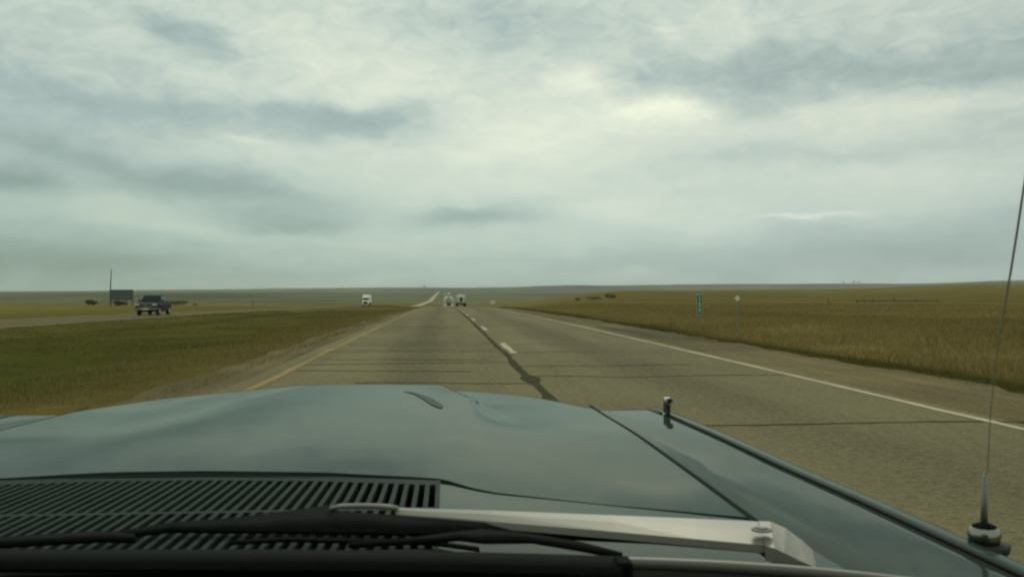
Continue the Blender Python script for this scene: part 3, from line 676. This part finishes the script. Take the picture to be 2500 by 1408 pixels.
for j in range(NY+14):
    row = []
    for i in range(NX):
        x = -.635+1.27*i/(NX-1); yn, yr_ = nose_y(x), rear_y(x)+.004
        if j <= NY:
            t = j/NY; y = yr_+(yn-.16-yr_)*t; z = hood_z(x, y)
        else:
            k = (j-NY)/13; a = k*math.pi/2; y = yn-.16+.16*math.sin(a); z = hood_z(x, yn-.16)-.13*(1-math.cos(a))-.03*math.sin(a)
        row.append((x, y, z))
    rows.append(row)
# rolled edges on the sides and at the rear
hm_ = MB().grid(rows)
def lip(pts, off): hm_.grid([pts, [(p[0]+off[0], p[1]+off[1], p[2]-.03) for p in pts]])
lip(rows[0], (0, -.001)); lip([r[0] for r in rows], (-.001, 0)); lip([r[-1] for r in rows], (.001, 0))
hood = hm_.build('hood', M_PAINT, car, True)
# fenders
def fender(sx):
    prof = [(.645,-.03),(.643,-.003),(.648,.0),(.70,.004),(.76,.005),(.790,.0052),(.806,.0050),(.8085,.001),(.811,-.003),(.815,-.003),(.8175,.001),(.819,.0046),(.828,.0050),(.840,.0046),(.848,.002),(.855,-.006),(.866,-.035),(.876,-.08),(.885,-.14),(.89,-.30),(.87,-.50)]
    P = []
    for j in range(48):
        y = .70+1.62*j/40 if j <= 40 else 2.32+.25*math.sin((j-40)/7*math.pi/2)
        drop = .0 if j <= 40 else .22*(1-math.cos((j-40)/7*math.pi/2))
        base = .912+.016*min(1, max(0, (1.5-y)/.9))-.012*max(0, (y-1.5)/.8)**2
        tp = 1-.028*max(0, (y-1.2)/1.1)
        P.append([(sx*(px*tp if px > .7 else px-.02*max(0, (y-1.2)/1.1)), y, base+pz-drop*(1 if k > 1 else 1)) for k, (px, pz) in enumerate(prof)])
    o = MB().grid(P).build('fender', M_PAINT, car, True)
    MB().tube([(sx*.813*(1-.028*max(0, (y-1.2)/1.1)), y, .9152+.016*min(1, max(0, (1.5-y)/.9))-.012*max(0, (y-1.5)/.8)**2) for y in np.linspace(.72, 2.25, 30)], .0025, 8).build('trim_groove', M_BLACK, o)
    return o
fr_ = fender(1); fl_ = fender(-1)
# front panel, sills and tub that close the body below
MB().box(-.85, .85, 2.36, 2.50, .35, .72).build('front_panel', M_PAINT, car, bevel=.04)
MB().box(-.90, .90, 2.5, 2.70, .38, .52).build('front_bumper', M_CHROME, car, bevel=.03)
for sx in (-1, 1):
    MB().lathe([(.08, 2.50), (.095, 2.52), (.09, 2.56)], (sx*.66, 0, .62), 'Y', 20).build('headlight', M_LAMP, car, True)
    wheel(car, sx*.84, 1.78, .32, .19)
MB().box(-.60, .60, 1.2, 2.3, .40, .80).build('engine_bay', M_DARK, car)
# cowl: vent slats in two rows, solid ends
CL, CRt = -.70-XC, -.006-XC
def cowl_z(y): return .9300+.035*(1.36-y)
cw = MB(); P = []
for x in np.linspace(CRt, .655, 24):
    ye = min(rear_y(x)-.006, 2); P.append([(x, ye-.003+(.89-ye)*k/8, cowl_z(ye+(.89-ye)*k/8)-.019*(max(0, x)/.65)**2) for k in range(9)])
cw.grid(P); cw.build('cowl_panel', M_PAINT, car, True); cw = MB(); P = []
for x in np.linspace(-.655, CL, 10):
    ye = rear_y(x)-.006; P.append([(x, ye-.003+(.89-ye)*k/8, cowl_z(ye+(.89-ye)*k/8)) for k in range(9)])
cw.grid(P)
cw.build('cowl_panel', M_PAINT, car, True)
gr = MB(); pitch = .0145; n = int((CRt-CL)/pitch)
YM0, YM1 = 1.125, 1.137
def bar(xa, xb, ya, yb, yc=None, yd=None):
    yc = ya if yc is None else yc; yd = yb if yd is None else yd
    v = [(xa, ya, cowl_z(ya)), (xb, yc, cowl_z(yc)), (xb, yd, cowl_z(yd)), (xa, yb, cowl_z(yb))]
    gr.add(v+[(a, b, c-.012) for a, b, c in v], [(0,1,2,3), (4,7,6,5), (0,4,5,1), (1,5,6,2), (2,6,7,3), (3,7,4,0)])
for k in range(n+1):
    xa = CRt-.0145*k-.0060; xb = xa+.0060; m_ = (xa+xb)/2
    bar(xa, xb, YM1, rear_y(m_)-.045); bar(xa, xb, .925, YM0)
xs = np.linspace(CL, CRt, 40)
for a, b in zip(xs[:-1], xs[1:]):
    bar(a, b, rear_y(a)-.045, rear_y(a)-.006, rear_y(b)-.045, rear_y(b)-.006); bar(a, b, YM0, YM1); bar(a, b, .89, .925)
M_VENT = mat('dark_green_vent_paint', (.019,.032,.025), .6, spec=.05, var=.4, vscale=12)  # vent slats darker and more matte than the body paint
gr.build('vent_grille', M_VENT, car)
for sx in (-1, 1):
    MB().grid([[(sx*.6365, y, hood_z(sx*.63, y)-.0015), (sx*.6465, y, hood_z(sx*.63, y)-.0015)] for y in np.linspace(.9, 2.42, 12)]).build('gutter_shade', M_SEAM, car)  # flat strips in a shadow tone stand for the dark hood-fender gaps
MB().grid([[(x, rear_y(x)-.013, hood_z(x, rear_y(x))-.004), (x, rear_y(x)+.0025, hood_z(x, rear_y(x))-.004)] for x in np.linspace(-.636, .636, 60)]).build('gutter_shade', M_SEAM, car)  # same shadow-toned strip for the gap behind the hood
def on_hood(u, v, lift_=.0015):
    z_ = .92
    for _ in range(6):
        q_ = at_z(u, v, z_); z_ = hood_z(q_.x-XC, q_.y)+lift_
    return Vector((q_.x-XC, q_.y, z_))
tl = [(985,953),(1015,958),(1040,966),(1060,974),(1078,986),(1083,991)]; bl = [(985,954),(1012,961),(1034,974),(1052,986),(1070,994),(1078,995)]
MB().grid([[on_hood(*a), on_hood(*b)] for a, b in zip(tl, bl)]).build('hood_crease_shade', mat('shaded_green_paint', (.066,.080,.064), .7, spec=.1), car)  # shade of the raised centre's flank, painted on as a flat sliver
MB().box(CL-.02, CRt+.02, .88, 1.42, .83, .86).build('vent_tray', M_BLACK, car)
MB().box(-.66, .66, .98, 1.44, .79, .825).build('gutter_shade', M_SEAM, car)
# windscreen foot: chrome moulding, black rubber, dash
def foot(x): return .876-.20*(abs(x)/.8)**4
xs = np.linspace(-.84, .84, 50)
MB().tube([(x, foot(x)-.004, .947) for x in xs], .0065, 8).build('windscreen_moulding', M_TRIM, car, True)
rb = MB(); rb.grid([[(x, foot(x)-.009, .944), (x, foot(x)-.020, .945), (x, foot(x)-.045, .935), (x, foot(x)-.07, .90), (x, foot(x)-.07, .80), (x, foot(x)+.02, .80)] for x in xs]); rb.build('windscreen_rubber', M_BLACK, car, True)
MB().grid([[(x, foot(x)-.072, .905), (x, foot(x)-.30, .925), (x, foot(x)-.62, .915), (x, foot(x)-.68, .84), (x, foot(x)-.66, .62)] for x in xs]).build('dashboard', M_DASH, car, True)
# cabin roof and pillars behind the picture
rf = MB(); P = []
for y in np.linspace(.30, -1.4, 12):
    P.append([(x, y-.12*(abs(x)/.7)**2, 1.43-.05*(abs(x)/.7)**3+.03*math.sin((y+1.4)/1.76*math.pi)) for x in np.linspace(-.70, .70, 16)])
rf.grid(P); o = rf.build('roof', M_PAINT, car, True)
sm = o.modifiers.new('thick', 'SOLIDIFY'); sm.thickness = .03; sm.offset = -1
for sx in (-1, 1):
    MB().tube([(sx*.86, -.06, .90), (sx*.80, -.14, 1.12), (sx*.71, -.24, 1.40)], .028, 10).build('windscreen_pillar', M_PAINT, car, True)
    MB().box(*sorted((sx*.84, sx*.90)), -1.2, .70, .42, .90).build('door', M_PAINT, car, bevel=.02)
MB().box(-.84, .84, -1.3, .60, .28, .34).build('floor_pan', M_DASH, car)
MB().box(-.80, .80, -1.40, -1.28, .34, 1.38).build('cabin_back', M_DASH, car)
# wiper: silver arm, pivot, black blade carriers
def L3(p): return Vector((p.x-XC, p.y, p.z))
def wpt(u, v, z): return L3(at_z(u, v, z))
arm = MB()
tops = [((962,1238),.962),((1200,1245),.968),((1500,1257),.972),((1700,1265),.972),((1850,1272),.970)]
bots = [((966,1254),.958),((1200,1272),.962),((1500,1297),.964),((1700,1315),.964),((1868,1330),.962)]
P = []
for (a, za), (b, zb_) in zip(tops, bots):
    A_, B_ = wpt(*a, za), wpt(*b, zb_); P.append([A_+Vector((0, .002, -.007)), A_, A_*.5+B_*.5+Vector((0, 0, .0015)), B_, B_+Vector((0, -.001, -.007))])
arm.grid(P)
wa = arm.build('wiper_arm', M_SILV, car, False); sm = wa.modifiers.new('thick', 'SOLIDIFY'); sm.thickness = .0015
hd = MB(); P = []
for (a, za), (b, zb_) in [(((1852,1271),.9705),((1868,1331),.9625)),(((1880,1272),.9705),((1890,1337),.9625)),(((1918,1288),.967),((1915,1349),.959)),(((1960,1319),.960),((1950,1366),.953)),(((1984,1341),.954),((1978,1378),.950)),(((1993,1380),.949),((1991,1386),.948))]:
    A_, B_ = wpt(*a, za), wpt(*b, zb_); P.append([A_+Vector((.003, 0, -.014)), A_, (A_+B_)/2+Vector((0, 0, .001)), B_, B_+Vector((0, 0, -.014))])
hd.grid(P); hd.tube([wpt(1930,1330,.952), wpt(1930,1330,.952)-Vector((0,0,.05))], .009, 12); hdo = hd.build('wiper_pivot', M_SILV, car, False); sm = hdo.modifiers.new('thick', 'SOLIDIFY'); sm.thickness = .0015
sc_ = wpt(1860, 1294, .972); MB().lathe([(.0100, 0), (.0098, .0014), (.0070, .0016), (.0068, .0006), (.0048, .0008), (.0044, .0024), (.002, .003)], sc_, 'Z', 20).build('pivot_screw', M_TRIM, car, True)
# slim clip that carries the blade, with a gap under it
cl_ = MB(); tp = [wpt(u, v, .964) for u, v in ((806,1240),(830,1235),(880,1234),(930,1235),(970,1240))]
cl_.tube(tp, [.0022, .0028, .003, .003, .003], 8); cl_.build('blade_clip', M_SILV, car, True)
def flatbar(name, tl, bl, m, th=.006):
    P = []
    for a, b in zip(tl, bl): P.append([a, b])
    o = MB().grid(P).build(name, m, car, True); s_ = o.modifiers.new('thick', 'SOLIDIFY'); s_.thickness = th; s_.offset = 0; return o
# main black carrier, also standing for the arm's shadow below it; arch and rubber blade
flatbar('blade_carrier_and_shade', [wpt(u, v, z) for u, v, z in ((250,1306,.953),(420,1277,.955),(560,1268,.957),(700,1250,.960),(800,1236,.961),(830,1250,.961),(980,1262,.960),(1250,1283,.958),(1600,1312,.955),(1850,1332,.953),(1900,1360,.948))],
        [wpt(u, v, z) for u, v, z in ((250,1316,.950),(420,1296,.950),(560,1298,.950),(700,1298,.950),(800,1300,.950),(830,1301,.950),(980,1304,.950),(1250,1308,.950),(1600,1326,.950),(1850,1347,.948),(1900,1385,.940))], M_BLACK, .004)
flatbar('blade_bridge', [wpt(u, v, z) for u, v, z in ((850,1326,.952),(1000,1316,.955),(1120,1300,.957),(1180,1294,.957),(1300,1306,.956),(1420,1326,.953),(1520,1352,.948))],
        [wpt(u, v, z) for u, v, z in ((850,1334,.950),(1000,1326,.952),(1120,1316,.954),(1180,1323,.953),(1300,1322,.953),(1420,1342,.950),(1520,1362,.946))], M_BLACK, .004)
flatbar('blade_link', [wpt(u, v, .951) for u, v in ((560,1322),(700,1312),(860,1316),(1050,1320),(1170,1336))], [wpt(u, v, .949) for u, v in ((560,1328),(700,1320),(860,1324),(1050,1328),(1170,1344))], M_BLACK, .003)
ul = [(-60,1338),(300,1340),(700,1340),(1000,1343),(1300,1350),(1520,1357)]
MB().grid([[wpt(u, v, .957), wpt(u, v+9, .960), wpt(u, v+50, .962), wpt(u, v+58, .950)] for u, v in ul]).build('wiper_blade', M_BLACK, car, True)
e = wpt(1524, 1374, .960); MB().box(e.x-.008, e.x+.006, e.y-.012, e.y+.012, e.z-.012, e.z+.004).build('blade_end', M_BLACK, car, bevel=.003)
# second wiper lying over the far part of the vents
flatbar('wiper_arm', [wpt(u, v, .957) for u, v in ((-80,1322),(120,1308),(250,1300),(330,1308))], [wpt(u, v, .955) for u, v in ((-80,1338),(120,1325),(250,1318),(330,1320))], M_BLACK, .005)
# turn signal repeater on the fender
q = L3(at_z(1634, 1014, .905)); tsig = MB()
Rr = .0085; zc_ = q.z+.034
tsig.lathe([(.003, .055), (.006, .048), (Rr*.9, .03), (Rr, .01), (Rr, 0), (Rr*.8, 0), (Rr*.78, .003)], (q.x+.001, q.y, zc_), 'Y', 24)
to = tsig.build('turn_signal', M_CHROME, car, True); 
MB().lathe([(Rr*.80, -.001), (Rr*1.04, -.001), (Rr*1.06, .002), (Rr*.98, .004)], (q.x+.001, q.y, zc_), 'Y', 24, False).build('ring', M_SILV, to, True)
MB().lathe([(Rr*.76, .002), (Rr*.5, .0012), (.001, .0005)], (q.x+.001, q.y, zc_), 'Y', 20).build('lens', M_DARK, to, True)
MB().box(q.x-.0065, q.x+.0045, q.y+.004, q.y+.036, q.z-.002, q.z+.028).build('stem', M_DARK, to, bevel=.002)
MB().lathe([(.011, 0), (.0105, .0025), (.008, .0035)], (q.x-.001, q.y+.02, q.z+.001), 'Z', 20).build('base', M_CHROME, to, True)
# aerial
q = L3(at_z(2403, 1318, .925))
M_CHR2 = mat('pitted_chrome', (.24,.25,.22), .25, metal=1)
ae = MB().lathe([(.0155, -.004), (.0165, .002), (.0175, .006), (.0165, .010), (.0145, .014), (.010, .016)], q, 'Z', 28).build('aerial_base', M_CHR2, car, True)
MB().lathe([(.0125, .0140), (.0130, .0160), (.008, .0185), (.004, .0195)], q, 'Z', 24).build('cap', M_BLACK, ae, True)
MB().tube([q+Vector((0, 0, .018)), q+Vector((0, 0, .035)), q+Vector((.001, 0, .072))], [.0040, .0034, .0026], 12).build('ferrule', M_TRIMD, ae, True)
MB().lathe([(.025, -.012), (.027, -.004), (.021, -.003)], q, 'Z', 24).build('gasket', M_RUB, ae, True)
wp = [q+Vector((.001, 0, .07))]+[L3(at_y(u, v, q.y+.0)) for u, v in ((2411,1150),(2418,1010),(2433,870),(2452,755),(2468,660),(2484,560),(2500,455),(2520,330),(2556,100),(2590,-100))]
MB().tube(wp, [.0005]*4+[.0009]*1+[.0013]*6, 8).build('whip', mat('dull_aerial_steel', (.105,.105,.078), .6), ae, True)

# ------------------------------------------------------------------ air
hz = MB().box(-13000, 13000, -3000, 13000, -140, 75).build('haze', bpy.data.materials.new('haze_air')); tag(hz, kind='stuff')
hm = hz.data.materials[0]; hm.use_nodes = True; hm.node_tree.nodes.clear(); t = NT(hm.node_tree)
pv = t.n('ShaderNodeVolumePrincipled'); pv.inputs['Color'].default_value = (.88,.95,.88,1); pv.inputs['Density'].default_value = 7e-5
ou = t.n('ShaderNodeOutputMaterial'); hm.node_tree.links.new(pv.outputs[0], ou.inputs['Volume'])
